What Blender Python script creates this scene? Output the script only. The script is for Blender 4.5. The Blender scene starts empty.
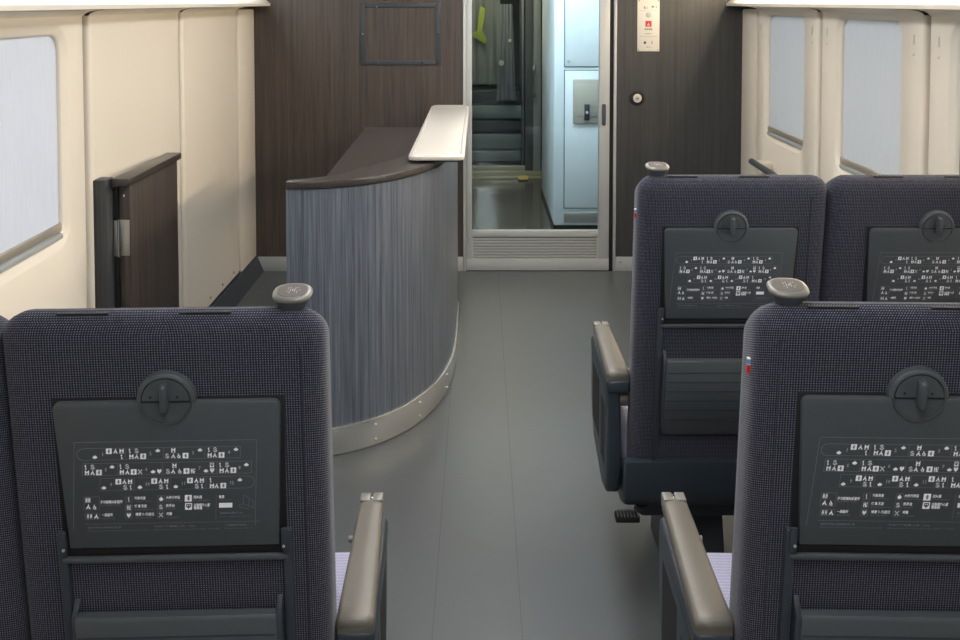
import bpy, bmesh, math, random
from math import sin, cos, pi, radians as R
from mathutils import Vector, Matrix
random.seed(4)
S = bpy.context.scene
COL = S.collection

# ------------------------------------------------------------------ camera
F = 930.0; PITCH = 2.5; EYE = 1.57; HORIZON = 2.0
cam_d = bpy.data.cameras.new('camera'); cam = bpy.data.objects.new('camera', cam_d); COL.objects.link(cam)
cam_d.sensor_fit = 'HORIZONTAL'; cam_d.sensor_width = 36.0; cam_d.lens = F / 960 * 36
cam_d.shift_y = -(320 - (HORIZON + F * math.tan(R(PITCH)))) / 960
cam_d.clip_start = 0.02
cam.location = (0, 0, EYE); cam.rotation_euler = (R(90 - PITCH), 0, 0)
S.camera = cam
# ------------------------------------------------------------------ world, light, exposure
W = bpy.data.worlds.new('daylight'); S.world = W; W.use_nodes = True
bg = W.node_tree.nodes['Background']; bg.inputs[0].default_value = (0.88, 0.94, 1.0, 1); bg.inputs[1].default_value = 1.85
S.view_settings.view_transform = 'Standard'; S.view_settings.look = 'None'
S.view_settings.gamma = 1; S.view_settings.use_curve_mapping = False
S.view_settings.exposure = 1.38
S.cycles.use_denoising = True
S.cycles.max_bounces = 10; S.cycles.diffuse_bounces = 6; S.cycles.transparent_max_bounces = 16
S.cycles.sample_clamp_indirect = 6
CEIL_E, STRIP_R, STRIP_L, VEST_E = 6.3, 25.0, 7.0, 9.5
CEIL_C, STRIP_C, VEST_C = (0.98, 0.98, 1.0), (1.0, 0.80, 0.56), (0.78, 0.92, 1.0)

# ------------------------------------------------------------------ materials
def lin(c):
    return tuple(((v / 255) / 12.92 if v / 255 <= 0.04045 else ((v / 255 + 0.055) / 1.055) ** 2.4) for v in c) + (1,)
def mat(name, rgb, rough=0.5, metal=0.0, spec=0.5, coat=0.0, noise=0.0, nscale=30, bump=0.0):
    m = bpy.data.materials.new(name); m.use_nodes = True
    nt = m.node_tree; b = nt.nodes['Principled BSDF']
    b.inputs['Base Color'].default_value = lin(rgb); b.inputs['Roughness'].default_value = rough
    b.inputs['Metallic'].default_value = metal; b.inputs['Specular IOR Level'].default_value = spec
    b.inputs['Coat Weight'].default_value = coat
    if noise or bump:
        tc = nt.nodes.new('ShaderNodeTexCoord'); n = nt.nodes.new('ShaderNodeTexNoise')
        n.inputs['Scale'].default_value = nscale; n.inputs['Detail'].default_value = 4
        nt.links.new(tc.outputs['Object'], n.inputs['Vector'])
        if noise:
            mx = nt.nodes.new('ShaderNodeMix'); mx.data_type = 'RGBA'
            a = lin(rgb)
            mx.inputs[6].default_value = tuple(v * (1 - noise) for v in a[:3]) + (1,)
            mx.inputs[7].default_value = tuple(min(1, v * (1 + noise)) for v in a[:3]) + (1,)
            nt.links.new(n.outputs['Fac'], mx.inputs[0]); nt.links.new(mx.outputs[2], b.inputs['Base Color'])
        if bump:
            bp = nt.nodes.new('ShaderNodeBump'); bp.inputs['Strength'].default_value = bump; bp.inputs['Distance'].default_value = 0.002
            nt.links.new(n.outputs['Fac'], bp.inputs['Height']); nt.links.new(bp.outputs[0], b.inputs['Normal'])
    return m
def emit(name, col, s):
    m = bpy.data.materials.new(name); m.use_nodes = True; nt = m.node_tree; nt.nodes.clear()
    e = nt.nodes.new('ShaderNodeEmission'); o = nt.nodes.new('ShaderNodeOutputMaterial')
    e.inputs[0].default_value = (*col, 1); e.inputs[1].default_value = s
    nt.links.new(e.outputs[0], o.inputs[0]); return m
def glass(name, tint=(0.93, 0.97, 0.97), ior=1.45):
    m = bpy.data.materials.new(name); m.use_nodes = True; nt = m.node_tree; nt.nodes.clear()
    o = nt.nodes.new('ShaderNodeOutputMaterial'); t = nt.nodes.new('ShaderNodeBsdfTransparent'); g = nt.nodes.new('ShaderNodeBsdfGlossy')
    fr = nt.nodes.new('ShaderNodeFresnel'); mx = nt.nodes.new('ShaderNodeMixShader')
    t.inputs[0].default_value = (*tint, 1); g.inputs['Roughness'].default_value = 0.02; fr.inputs[0].default_value = ior
    nt.links.new(fr.outputs[0], mx.inputs[0]); nt.links.new(t.outputs[0], mx.inputs[1]); nt.links.new(g.outputs[0], mx.inputs[2])
    nt.links.new(mx.outputs[0], o.inputs[0]); return m
def blind_mat(name, rgb, tr):
    m = bpy.data.materials.new(name); m.use_nodes = True; nt = m.node_tree; nt.nodes.clear()
    o = nt.nodes.new('ShaderNodeOutputMaterial'); d = nt.nodes.new('ShaderNodeBsdfDiffuse'); t = nt.nodes.new('ShaderNodeBsdfTranslucent')
    mx = nt.nodes.new('ShaderNodeMixShader'); mx.inputs[0].default_value = tr
    tc = nt.nodes.new('ShaderNodeTexCoord'); n = nt.nodes.new('ShaderNodeTexNoise'); mp = nt.nodes.new('ShaderNodeMapping')
    mp.inputs['Scale'].default_value = (90, 90, 12); n.inputs['Scale'].default_value = 1
    nt.links.new(tc.outputs['Object'], mp.inputs[0]); nt.links.new(mp.outputs[0], n.inputs['Vector'])
    cm = nt.nodes.new('ShaderNodeMix'); cm.data_type = 'RGBA'; a = lin(rgb)
    cm.inputs[6].default_value = tuple(v * 0.9 for v in a[:3]) + (1,); cm.inputs[7].default_value = a
    nt.links.new(n.outputs['Fac'], cm.inputs[0])
    nt.links.new(cm.outputs[2], d.inputs[0]); nt.links.new(cm.outputs[2], t.inputs[0])
    nt.links.new(d.outputs[0], mx.inputs[1]); nt.links.new(t.outputs[0], mx.inputs[2]); nt.links.new(mx.outputs[0], o.inputs[0])
    return m
def wood(name, dark, light, rough=0.42, horiz=False, spec=0.4, fine=1.0):
    m = bpy.data.materials.new(name); m.use_nodes = True; nt = m.node_tree; b = nt.nodes['Principled BSDF']
    b.inputs['Roughness'].default_value = rough; b.inputs['Specular IOR Level'].default_value = spec
    tc = nt.nodes.new('ShaderNodeTexCoord'); prev = None; facs = []
    for sc_, zs in ((55, 1.2), (230, 5.0)):
        mp = nt.nodes.new('ShaderNodeMapping'); n = nt.nodes.new('ShaderNodeTexNoise')
        mp.inputs['Scale'].default_value = (sc_, zs, sc_) if horiz else (sc_ * fine, sc_ * fine, zs)
        n.inputs['Scale'].default_value = 1; n.inputs['Detail'].default_value = 3
        nt.links.new(tc.outputs['Object'], mp.inputs[0]); nt.links.new(mp.outputs[0], n.inputs['Vector']); facs.append(n)
    ad = nt.nodes.new('ShaderNodeMath'); ad.operation = 'ADD'
    nt.links.new(facs[0].outputs['Fac'], ad.inputs[0]); nt.links.new(facs[1].outputs['Fac'], ad.inputs[1])
    mr = nt.nodes.new('ShaderNodeMapRange'); mr.inputs[1].default_value = 0.72; mr.inputs[2].default_value = 1.30
    nt.links.new(ad.outputs[0], mr.inputs[0])
    mx = nt.nodes.new('ShaderNodeMix'); mx.data_type = 'RGBA'
    mx.inputs[6].default_value = lin(dark); mx.inputs[7].default_value = lin(light)
    nt.links.new(mr.outputs[0], mx.inputs[0]); nt.links.new(mx.outputs[2], b.inputs['Base Color'])
    return m
def fabric(name, dark, dot, pitch=0.0039):
    m = bpy.data.materials.new(name); m.use_nodes = True; nt = m.node_tree; b = nt.nodes['Principled BSDF']
    b.inputs['Roughness'].default_value = 0.95; b.inputs['Specular IOR Level'].default_value = 0.15
    b.inputs['Sheen Weight'].default_value = 0.12; b.inputs['Sheen Roughness'].default_value = 0.5
    tc = nt.nodes.new('ShaderNodeTexCoord'); sp = nt.nodes.new('ShaderNodeSeparateXYZ')
    nt.links.new(tc.outputs['Object'], sp.inputs[0])
    def mth(op, a, b_=None):
        n = nt.nodes.new('ShaderNodeMath'); n.operation = op
        for i, v in enumerate((a, b_)):
            if v is None: continue
            if isinstance(v, (int, float)): n.inputs[i].default_value = v
            else: nt.links.new(v, n.inputs[i])
        return n.outputs[0]
    u = mth('ADD', sp.outputs[0], mth('MULTIPLY', sp.outputs[1], mth('SIGN', sp.outputs[0]))); v = mth('ADD', sp.outputs[2], mth('MULTIPLY', sp.outputs[1], 0.5))
    k = 2 * pi / pitch
    su = mth('SINE', mth('MULTIPLY', u, k)); sv = mth('SINE', mth('MULTIPLY', v, k * 1.05))
    val = mth('MULTIPLY', mth('ADD', su, 1.0), mth('ADD', sv, 1.0))
    val = mth('POWER', mth('MULTIPLY', val, 0.25), 2.4)
    n = nt.nodes.new('ShaderNodeTexNoise'); n.inputs['Scale'].default_value = 180; nt.links.new(tc.outputs['Object'], n.inputs['Vector'])
    fac = mth('MULTIPLY', val, mth('ADD', mth('MULTIPLY', n.outputs['Fac'], 1.6), 0.15))
    mx = nt.nodes.new('ShaderNodeMix'); mx.data_type = 'RGBA'
    mx.inputs[6].default_value = lin(dark); mx.inputs[7].default_value = lin(dot)
    nt.links.new(fac, mx.inputs[0]); nt.links.new(mx.outputs[2], b.inputs['Base Color'])
    bp = nt.nodes.new('ShaderNodeBump'); bp.inputs['Strength'].default_value = 0.35; bp.inputs['Distance'].default_value = 0.001
    nt.links.new(val, bp.inputs['Height']); nt.links.new(bp.outputs[0], b.inputs['Normal'])
    return m

M = dict(
    cream=mat('cream_panel', (221, 213, 198), 0.45, noise=0.02, nscale=3),
    cream_edge=mat('cream_cove', (208, 204, 194), 0.5, noise=0.02, nscale=4),
    groove=mat('brown_groove', (78, 66, 54), 0.8),
    black=mat('black_rubber', (14, 15, 17), 0.7),
    floor=mat('grey_vinyl', (79, 83, 85), 0.38, spec=0.4, noise=0.05, nscale=9, bump=0.03),
    floor_seam=mat('vinyl_seam', (60, 64, 66), 0.5),
    wood=wood('brown_laminate', (56, 50, 46), (80, 72, 67)),
    wood_grey=wood('grey_laminate', (64, 70, 80), (114, 121, 131), 0.30, spec=0.5, fine=1.7),
    wood_top=wood('laminate_top', (48, 44, 42), (70, 65, 62), 0.28, horiz=True, spec=0.5),
    alu=mat('brushed_aluminium', (176, 176, 170), 0.38, 0.85, noise=0.04, nscale=60),
    alu_paint=mat('silver_paint', (172, 176, 176), 0.42, 0.2, noise=0.02),
    steel=mat('polished_steel', (190, 194, 196), 0.16, 1.0),
    kick=mat('kick_steel', (214, 214, 210), 0.2, 0.8),
    white=mat('white_resin', (196, 192, 184), 0.35, noise=0.015),
    glass=glass('clear_glass'),
    blind_l=blind_mat('pale_blind', (220, 223, 230), 0.34),
    blind_r=blind_mat('grey_blind', (212, 213, 214), 0.42),
    bar=mat('blind_rail', (178, 170, 156), 0.35, 0.5),
    fabric=fabric('charcoal_fabric', (35, 37, 49), (142, 143, 156)),
    cushion=fabric('lavender_fabric', (146, 146, 170), (190, 190, 208), 0.005),
    plastic=mat('dark_plastic', (72, 77, 80), 0.42, spec=0.45, noise=0.04, nscale=200),
    plastic2=mat('darker_plastic', (52, 57, 63), 0.5, spec=0.4),
    shell=mat('navy_shell', (45, 54, 62), 0.38, spec=0.5),
    arm=mat('champagne_metal_paint', (102, 98, 90), 0.46, 0.3, noise=0.03, nscale=8),
    grip=mat('grip_rim', (116, 114, 107), 0.4, 0.2),
    grip_top=mat('grip_disc', (92, 86, 82), 0.5),
    print_w=mat('print_white', (250, 250, 252), 0.6),
    print_g=mat('print_grey', (118, 123, 128), 0.6),
    red=mat('red_ink', (196, 44, 52), 0.5), blue=mat('blue_ink', (90, 150, 196), 0.6),
    label=mat('ivory_plate', (204, 200, 191), 0.4),
    ink=mat('ink', (70, 66, 62), 0.6),
    cab=mat('pale_blue_panel', (206, 216, 221), 0.32, noise=0.01),
    cab_line=mat('panel_shadow_gap', (60, 80, 92), 0.6),
    box=mat('taupe_box', (168, 164, 154), 0.4, noise=0.02),
    vfloor=mat('wet_dark_floor', (70, 66, 56), 0.12, spec=0.8, noise=0.12, nscale=6, bump=0.05),
    vwall=mat('vestibule_wall', (120, 124, 120), 0.4),
    dark=mat('dark_bellows', (62, 66, 66), 0.55), grey=mat('mid_grey', (128, 132, 130), 0.5),
    coat=mat('grey_cloth', (124, 126, 130), 0.8, noise=0.1), yel=mat('yellow_green_cloth', (146, 156, 66), 0.7, noise=0.08),
    tape=mat('yellow_tape', (196, 166, 90), 0.5), thr=mat('sill_metal', (150, 146, 126), 0.35, 0.4),
    grille_back=mat('grille_shadow', (112, 112, 106), 0.6), post=wood('grey_post_laminate', (52, 54, 56), (74, 76, 78)),
    seam=mat('seam_thread', (44, 44, 52), 0.9),
    ceil=mat('ceiling_white', (225, 224, 220), 0.6),
    lampC=emit('ceiling_lamp', CEIL_C, CEIL_E), lampR=emit('strip_lamp_warm', STRIP_C, STRIP_R),
    lampL=emit('strip_lamp_left', CEIL_C, STRIP_L), lampW=emit('warm_lamp', (1.0, .86, .62), 14.0), lampV=emit('vestibule_lamp', VEST_C, VEST_E),
)

# ------------------------------------------------------------------ builders
def tag(o, label=None, cat=None, group=None, kind=None):
    if label: o['label'] = label
    if cat: o['category'] = cat
    if group: o['group'] = group
    if kind: o['kind'] = kind
    return o
def link(name, me, parent=None):
    o = bpy.data.objects.new(name, me); COL.objects.link(o)
    if parent: o.parent = parent
    return o
def empty(name, loc=(0, 0, 0), rz=0, parent=None):
    o = link(name, None, parent); o.location = loc; o.rotation_euler = (0, 0, rz); o.empty_display_size = 0.1
    return o
class MB:
    def __init__(s): s.bm = bmesh.new()
    def _mi(s, faces, mi):
        for f in faces: f.material_index = mi
    def box(s, x0, x1, y0, y1, z0, z1, bev=0.0, seg=2, mi=0):
        r = bmesh.ops.create_cube(s.bm, size=1)
        vs = r['verts']
        for v in vs:
            v.co = Vector((x0 if v.co.x < 0 else x1, y0 if v.co.y < 0 else y1, z0 if v.co.z < 0 else z1))
        fs = list({f for v in vs for f in v.link_faces}); s._mi(fs, mi)
        if bev > 0:
            es = list({e for v in vs for e in v.link_edges})
            bmesh.ops.bevel(s.bm, geom=es, offset=bev, segments=seg, profile=0.5, affect='EDGES')
        return s
    def prism(s, pts, axis, a, b, bev=0.0, seg=2, mi=0, bevel_which='both', fn=None):
        """pts: 2D outline; axis: extrusion axis ('x': pts=(y,z), 'y': pts=(x,z), 'z': pts=(x,y))"""
        def P(p, t):
            return {'x': (t, p[0], p[1]), 'y': (p[0], t, p[1]), 'z': (p[0], p[1], t)}[axis]
        va = [s.bm.verts.new(P(p, a)) for p in pts]; vb = [s.bm.verts.new(P(p, b)) for p in pts]
        fa = s.bm.faces.new(va); fb = s.bm.faces.new(list(reversed(vb)))
        n = len(pts); fs = [fa, fb]
        for i in range(n):
            fs.append(s.bm.faces.new((va[(i + 1) % n], va[i], vb[i], vb[(i + 1) % n])))
        s._mi(fs, mi)
        bmesh.ops.recalc_face_normals(s.bm, faces=fs)
        if bev > 0:
            es = []
            if bevel_which in ('both', 'a'): es += list(fa.edges)
            if bevel_which in ('both', 'b'): es += list(fb.edges)
            bmesh.ops.bevel(s.bm, geom=es, offset=bev, segments=seg, profile=0.5, affect='EDGES', clamp_overlap=True)
        return s
    def cyl(s, c, r, h, axis='z', r2=None, n=20, bev=0.0, mi=0):
        r2 = r if r2 is None else r2
        d = bmesh.ops.create_cone(s.bm, cap_ends=True, segments=n, radius1=r, radius2=r2, depth=h)
        rot = {'z': Matrix(), 'x': Matrix.Rotation(pi / 2, 4, 'Y'), 'y': Matrix.Rotation(pi / 2, 4, 'X')}[axis]
        bmesh.ops.transform(s.bm, matrix=Matrix.Translation(c) @ rot, verts=d['verts'])
        fs = list({f for v in d['verts'] for f in v.link_faces}); s._mi(fs, mi)
        if bev > 0:
            es = [e for e in {e for v in d['verts'] for e in v.link_edges} if any(len(f.verts) > 4 for f in e.link_faces)]
            bmesh.ops.bevel(s.bm, geom=es, offset=bev, segments=2, profile=0.5, affect='EDGES')
        return s
    def rings(s, rings, close=True, caps=(False, False), mi=0):
        vr = [[s.bm.verts.new(p) for p in r] for r in rings]; n = len(rings[0]); fs = []
        for a, b in zip(vr, vr[1:]):
            for i in range(n if close else n - 1):
                j = (i + 1) % n
                fs.append(s.bm.faces.new((a[i], a[j], b[j], b[i])))
        if caps[0]: fs.append(s.bm.faces.new(list(reversed(vr[0]))))
        if caps[1]: fs.append(s.bm.faces.new(vr[-1]))
        s._mi(fs, mi); bmesh.ops.recalc_face_normals(s.bm, faces=fs)
        return s
    def tube(s, path, r, n=10, mi=0):
        P = [Vector(p) for p in path]; rs = []
        for i, p in enumerate(P):
            t = (P[min(i + 1, len(P) - 1)] - P[max(i - 1, 0)]).normalized()
            a = t.cross(Vector((0, 0, 1)))
            if a.length < 1e-3: a = Vector((1, 0, 0))
            a.normalize(); b = t.cross(a).normalized()
            rs.append([p + (a * cos(2 * pi * k / n) + b * sin(2 * pi * k / n)) * r for k in range(n)])
        return s.rings(rs, caps=(True, True), mi=mi)
    def quad(s, pts, mi=0):
        f = s.bm.faces.new([s.bm.verts.new(p) for p in pts]); f.material_index = mi; return s
    def build(s, name, mats, parent=None, smooth=True, angle=40):
        me = bpy.data.meshes.new(name); s.bm.normal_update(); 
        if smooth:
            for f in s.bm.faces: f.smooth = True
            for e in s.bm.edges:
                if len(e.link_faces) == 2 and e.calc_face_angle(0) > R(angle): e.smooth = False
        s.bm.to_mesh(me); s.bm.free()
        for m in (mats if isinstance(mats, (list, tuple)) else [mats]): me.materials.append(m)
        return link(name, me, parent)
def rrect(x0, x1, y0, y1, r, n=6):
    if isinstance(r, (int, float)): r = (r,) * 4      # order: x1y1, x0y1, x0y0, x1y0
    out = []
    for (cx, cy, a0), rr in zip(((x1, y1, 0), (x0, y1, 90), (x0, y0, 180), (x1, y0, 270)), r):
        sx = -1 if cx == x1 else 1; sy = -1 if cy == y1 else 1
        for k in range(n + 1):
            a = R(a0 + 90 * k / n); out.append((cx + sx * rr + rr * cos(a), cy + sy * rr + rr * sin(a)))
    return out

D = 5.37; XL = -1.31; XR = 1.52
YB = -4.0      # the car goes on behind the photographer
# ================================================================== SETTING
fl = MB().box(XL - .06, XR + .06, YB, D, -0.04, 0.0).build('floor', M['floor']); tag(fl, kind='structure')
for x, y0, y1 in ((0.105, YB, D), (-0.118, YB, D), (1.06, YB, D)):
    MB().box(x - .0011, x + .0011, y0, y1, 0.0, 0.0004).build('seam', M['floor_seam'], fl)

# ---- side walls
def side_wall(side, X, bounds, wins, blind_m):
    sg = 1 if side == 'left' else -1          # +1: interior towards +x
    w = MB().box(min(X, X - sg * .06), max(X, X - sg * .06), YB, D, -0.04, 0.10).build('wall_' + side, M['plastic2']); tag(w, kind='structure')
    # backing with holes left for the windows: a lower run, an upper run and piers between the windows
    def back(y0, y1, z0, z1):
        MB().box(min(X - sg * .028, X - sg * .06), max(X - sg * .028, X - sg * .06), y0, y1, z0, z1).build('wall_backing', M['groove'], w)
    back(YB, D, .10, .80); back(YB, D, 1.532, 2.25)
    ys = [YB] + [v for q in sorted(wins, key=lambda q: q[0]) for v in (q[0] - .03, q[1] + .03)] + [D]
    for a, b in zip(ys[::2], ys[1::2]): back(a, b, .80, 1.532)
    N = 6
    for i, (y0, y1) in enumerate(bounds):
        win = next((q for q in wins if q[0] > y0 and q[1] < y1), None)
        z0, z1 = 0.09, 1.524; g = .019
        a0, a1 = y0 + g, y1 - g
        def ring(inset, dx, r=.004):
            return [(X + sg * dx, y, z) for y, z in rrect(a0 + inset, a1 - inset, z0 + inset, z1, (r, r, r, r), N)]
        mb = MB()
        rs = [ring(0, -.027), ring(0, -.014), ring(.004, -.006), ring(.011, -.0015), ring(.018, 0)]
        if win:
            wy0, wy1, wz0, wz1 = win
            def wr(o, dx, r): return [(X + sg * dx, y, z) for y, z in rrect(wy0 - o, wy1 + o, wz0 - o, wz1 + o, r, N)]
            rs += [wr(.023 if side == 'right' else .034, 0, .095), wr(.020 if side == 'right' else .028, -.003, .09), wr(.006, -.014, .066), wr(0, -.018, .056), wr(0, -.030, .056)]
            mb.rings(rs)
        else:
            mb.rings(rs, caps=(False, True))
        # curved head of the panel leaning into the cabin
        prof = [(X + sg * .075 * (1 - cos(t * pi / 2)), 1.524 + .021 * sin(t * pi / 2)) for t in [k / 6 for k in range(7)]]
        mb.rings([[(px, a0, pz), (px, a1, pz)] for px, pz in prof], close=False)
        p = mb.build('wall_panel', M['cream'], w, angle=55)
        if win:
            wn = empty(f'window_{side_no[side] + i}', (0, 0, 0)); tag(wn, kind='structure')
            MB().box(*sorted((X - sg * .036, X - sg * .042)), wy0 - .03, wy1 + .03, wz0 - .03, wz1 + .03).build('pane', M['glass'], wn)
            gk = MB(); gk.rings([[(X - sg * .0305, y, z) for y, z in rrect(wy0 - .02, wy1 + .02, wz0 - .02, wz1 + .02, .07, N)],
                       [(X - sg * .0305, y, z) for y, z in rrect(wy0 + .005, wy1 - .005, wz0 + .005, wz1 - .005, .052, N)]])
            gk.build('gasket', M['black'], wn)
            if win not in noblind:
                MB().prism(rrect(wy0 - .01, wy1 + .01, wz0 + .03, wz1 + .01, .05), 'x', X - sg * .027, X - sg * .0262).build('blind', blind_m, wn)
                MB().box(*sorted((X - sg * .028, X - sg * .014)), wy0 + .003, wy1 - .003, wz0 + .018, wz0 + .046, .006).build('blind_rail', M['bar'], wn)
            MB().box(*sorted((X - sg * .032, X - sg * .008)), wy0 + .01, wy1 - .01, wz0 - .002, wz0 + .016, .004).build('window_sill', M['alu_paint'], wn)
        for yy in ((a0 + .07, a1 - .07) if side == 'right' and win else ()):
            MB().box(*sorted((X + sg * .0, X + sg * .003)), yy - .005, yy + .005, 1.42, 1.455, .002).build('hook_slot', M['label'], p)
            MB().cyl((X + sg * .001, yy, 1.385), .0045, .003, 'x', n=12).build('screw_cover', M['label'], p)
    # closing strip beside the end wall and lower kick face
    cs = MB().box(*sorted((X - sg * .03, X + sg * .006)), bounds[-1][1], D, .09, 1.53, .008).build('wall_panel', M['cream'], w)
    return w
side_no = {'left': 1, 'right': 11}
noblind = []
lb = [(-2.95, -1.96), (-1.96, -.97), (-.97, .11), (.11, 1.105), (1.105, 2.10), (2.10, 3.095), (3.095, 4.07), (4.07, 5.03)]
lw = [(-2.78, -2.13, .83, 1.47), (-.79, -.10, .85, 1.47), (.29, .90, .83, 1.47), (1.29, 1.90, .83, 1.47), (2.30, 2.925, .825, 1.468)]
rb = [(-2.88, -1.88), (-1.88, -.88), (-.88, .17), (.17, 1.17), (1.17, 2.17), (2.17, 3.165), (3.165, 4.16), (4.16, 5.11)]
rw = [(-2.68, -2.05, .865, 1.50), (-1.68, -1.05, .865, 1.50), (-.68, -.05, .865, 1.50), (.385, .94, .865, 1.50), (1.385, 1.94, .865, 1.50), (2.385, 2.985, .865, 1.50), (3.37, 3.945, .865, 1.50), (4.37, 4.945, .865, 1.50)]
noblind += [rw[5], rw[4]]
wl = side_wall('left', XL, lb, lw, M['blind_l'])
wr_ = side_wall('right', XR, rb, rw, M['blind_r'])
for k in range(5):   # rivets along the foot of the furthest left panel
    MB().cyl((XL + .002, 4.25 + k * .21, .135), .007, .006, 'x', n=12).build('rivet', M['alu'], wl)
tb = MB().prism([(XL, .0), (XL + .05, .0), (XL + .012, .09), (XL, .09)], 'y', 3.0, D).build('baseboard_left', M['plastic2']); tag(tb, kind='structure')

# ---- coves, fascias, ceiling, strip lamps
for side, X, sg, lm in (('left', XL, 1, 'lampL'), ('right', XR, -1, 'lampR')):
    x1 = X + sg * .055
    t = MB().prism([(X - sg * .02, 1.547), (x1 + sg * .045, 1.547), (x1 + sg * .045, 1.562), (x1, 1.60), (x1 - sg * .02, 1.72), (X - sg * .02, 1.74)], 'y', YB, D).build('trim_' + ('1' if side == 'left' else '2'), M['cream_edge']); tag(t, kind='structure')
    rk = empty('luggage_rack', (X, 0, 1.85)); tag(rk, f'long luggage rack along the {side} wall above the windows', 'luggage rack')
    xs = sorted((0, sg * .42))
    MB().box(xs[0], xs[1], YB + .1, D - .25, 0, .03, .01).build('shelf', M['ceil'], rk)
    MB().tube([(sg * .42, YB + .1, .06), (sg * .42, D - .25, .06)], .014).build('rail', M['alu'], rk)
    ls = empty('strip_lamp', (x1 - sg * .008, 0, 1.64)); tag(ls, f'strip lamp running along the {side} wall under the luggage rack', 'lamp')
    MB().box(*sorted((-sg * .012, sg * .004)), 1.6, 5.25, 0, .075, .003).build('housing', M['ceil'], ls)
    MB().box(*sorted((sg * .005, sg * .009)), 1.65, 5.2, .012, .062).build('diffuser', M[lm], ls)
ce = MB().box(XL - .06, XR + .06, YB, D + 3.4, 2.25, 2.30).build('ceiling', M['ceil']); tag(ce, kind='structure')
for y in (-3.9, -2.2, -0.3, 1.6, 3.5):  # the two rearmost are unseen, added to light the nearest seat backs
    cl = empty('ceiling_lamp', ((XL + XR) / 2, y + .6, 2.25)); tag(cl, {-3.9: 'rearmost white ceiling lamp, unseen, added far back to light the nearest seats', -2.2: 'unseen white ceiling lamp added behind the nearest seats to light their backs', -0.3: 'white ceiling lamp above the nearest seats', 1.6: 'white ceiling lamp above the curved counter', 3.5: 'white ceiling lamp nearest the glass door'}[y], 'lamp', 'ceiling lamps over the aisle')
    MB().box(-.19, .19, -.70, .70, -.03, 0, .008).build('housing', M['ceil'], cl)
    MB().box(-.16, .16, -.66, .66, -.036, -.0305).build('diffuser', M['lampC'], cl)
rwall = MB().box(XL - .06, XR + .06, YB - .05, YB, -.04, 2.3).build('wall_back', M['wood']); tag(rwall, kind='structure')

# ---- end wall with the sliding glass door
wf = MB().box(XL - .06, -.0995, D, D + .06, -.04, 2.30).build('wall_front', M['wood']); tag(wf, kind='structure')
MB().box(.79, XR + .06, D, D + .06, -.04, 2.30).build('right_section', wood('charcoal_laminate', (50, 51, 52), (64, 65, 66)), wf)
MB().box(-.0995, .79, D, D + .06, 1.95, 2.30).build('lintel', M['wood'], wf)
for x0, x1 in ((XL, -.10), (.79, XR)):
    b = MB().box(x0, x1, D - .008, D, .0, .085, .002).build('baseboard_front', M['alu_paint']); tag(b, kind='structure')
    for k in range(3):
        MB().cyl((x0 + (x1 - x0) * (k + .5) / 3 - (.02 if x0 > 0 else 0), D - .009, .055), .0045, .004, 'y', n=10).build('screw', M['steel'], b)
MB().cyl((.82, D - .009, .055), .0045, .004, 'y', n=10).build('screw', M['steel'], b)

jamb = MB().box(-.0985, -.080, D - .012, D + .06, 0, 1.95, .003).build('trim_3', M['alu_paint']); tag(jamb, kind='structure')
jr = MB().box(.774, .790, D - .012, D + .06, 0, 1.95, .003).build('trim_4', M['alu_paint']); tag(jr, kind='structure')
MB().box(.752, .774, D + .01, D + .06, 0, 1.95).build('gasket', M['black'], jr)
dr = empty('door_1', (0, D, 0)); tag(dr, kind='structure')
Y0, Y1 = -.004, .034
MB().box(-.079, -.047, Y0, Y1, .01, 1.95, .003).build('door_stile', M['alu_paint'], dr)
st = MB().box(.690, .751, Y0, Y1, .01, 1.95, .003).build('door_stile', M['alu_paint'], dr)
MB().box(.706, .728, Y0 - .004, Y0 + .001, .855, .980, .009, 3).build('finger_pull', M['plastic'], st)
MB().box(-.047, .690, Y0, Y1, .200, .238, .003).build('door_rail', M['alu_paint'], dr)
MB().box(-.079, .751, Y0 - .001, Y1, .004, .074, .003).build('door_rail', M['alu_paint'], dr)
MB().box(-.047, .690, Y0, Y1, 1.86, 1.95, .003).build('door_rail', M['alu_paint'], dr)
gr = MB().box(-.047, .690, .014, Y1, .074, .200).build('grille', M['grille_back'], dr)
for k in range(7):
    z = .080 + k * .0172
    MB().prism([(.001, z), (.001, z + .0085), (.004, z + .0105), (.014, z + .0105), (.014, z)], 'x', -.038, .681).build('slat', M['alu_paint'], gr)
MB().box(-.047, -.038, 0, .014, .074, .2).build('grille_edge', M['alu_paint'], gr)
MB().box(.681, .690, 0, .014, .074, .2).build('grille_edge', M['alu_paint'], gr)
MB().box(-.047, .690, .012, .018, .238, 1.86).build('pane', M['glass'], dr)

# ================================================================== VESTIBULE BEYOND THE DOOR
V1 = 8.30
vf = MB().box(-1.0, 1.6, D, V1, -.04, 0.0).build('floor_vestibule', M['vfloor']); tag(vf, kind='structure')
vw = MB().box(-1.06, -1.0, 6.36, V1, -.04, 2.3).build('wall_vestibule_left', M['vwall']); tag(vw, kind='structure')
MB().box(-1.06, -1.0, D + .06, 6.36, 1.98, 2.3).build('lintel', M['vwall'], vw)
ed = empty('added_door_3', (-1.03, 0, 0)); tag(ed, kind='structure')      # unseen outer door, its tall window added to bring daylight onto the cabinet
MB().box(-.03, .03, D + .06, 6.36, -.02, .40).build('door_panel', M['alu_paint'], ed)
for a, b in ((D + .06, D + .13), (6.29, 6.36)): MB().box(-.03, .03, a, b, .40, 1.98).build('door_stile', M['alu_paint'], ed)
MB().box(-.006, .006, D + .13, 6.29, .40, 1.98).build('pane', M['glass'], ed)
vw = MB().box(1.6, 1.66, D + .06, V1, -.04, 2.3).build('wall_vestibule_right', M['vwall']); tag(vw, kind='structure')
ve = MB().box(-1.06, -.10, V1, V1 + .06, -.04, 2.3).build('wall_vestibule_end', M['vwall']); tag(ve, kind='structure')
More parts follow.
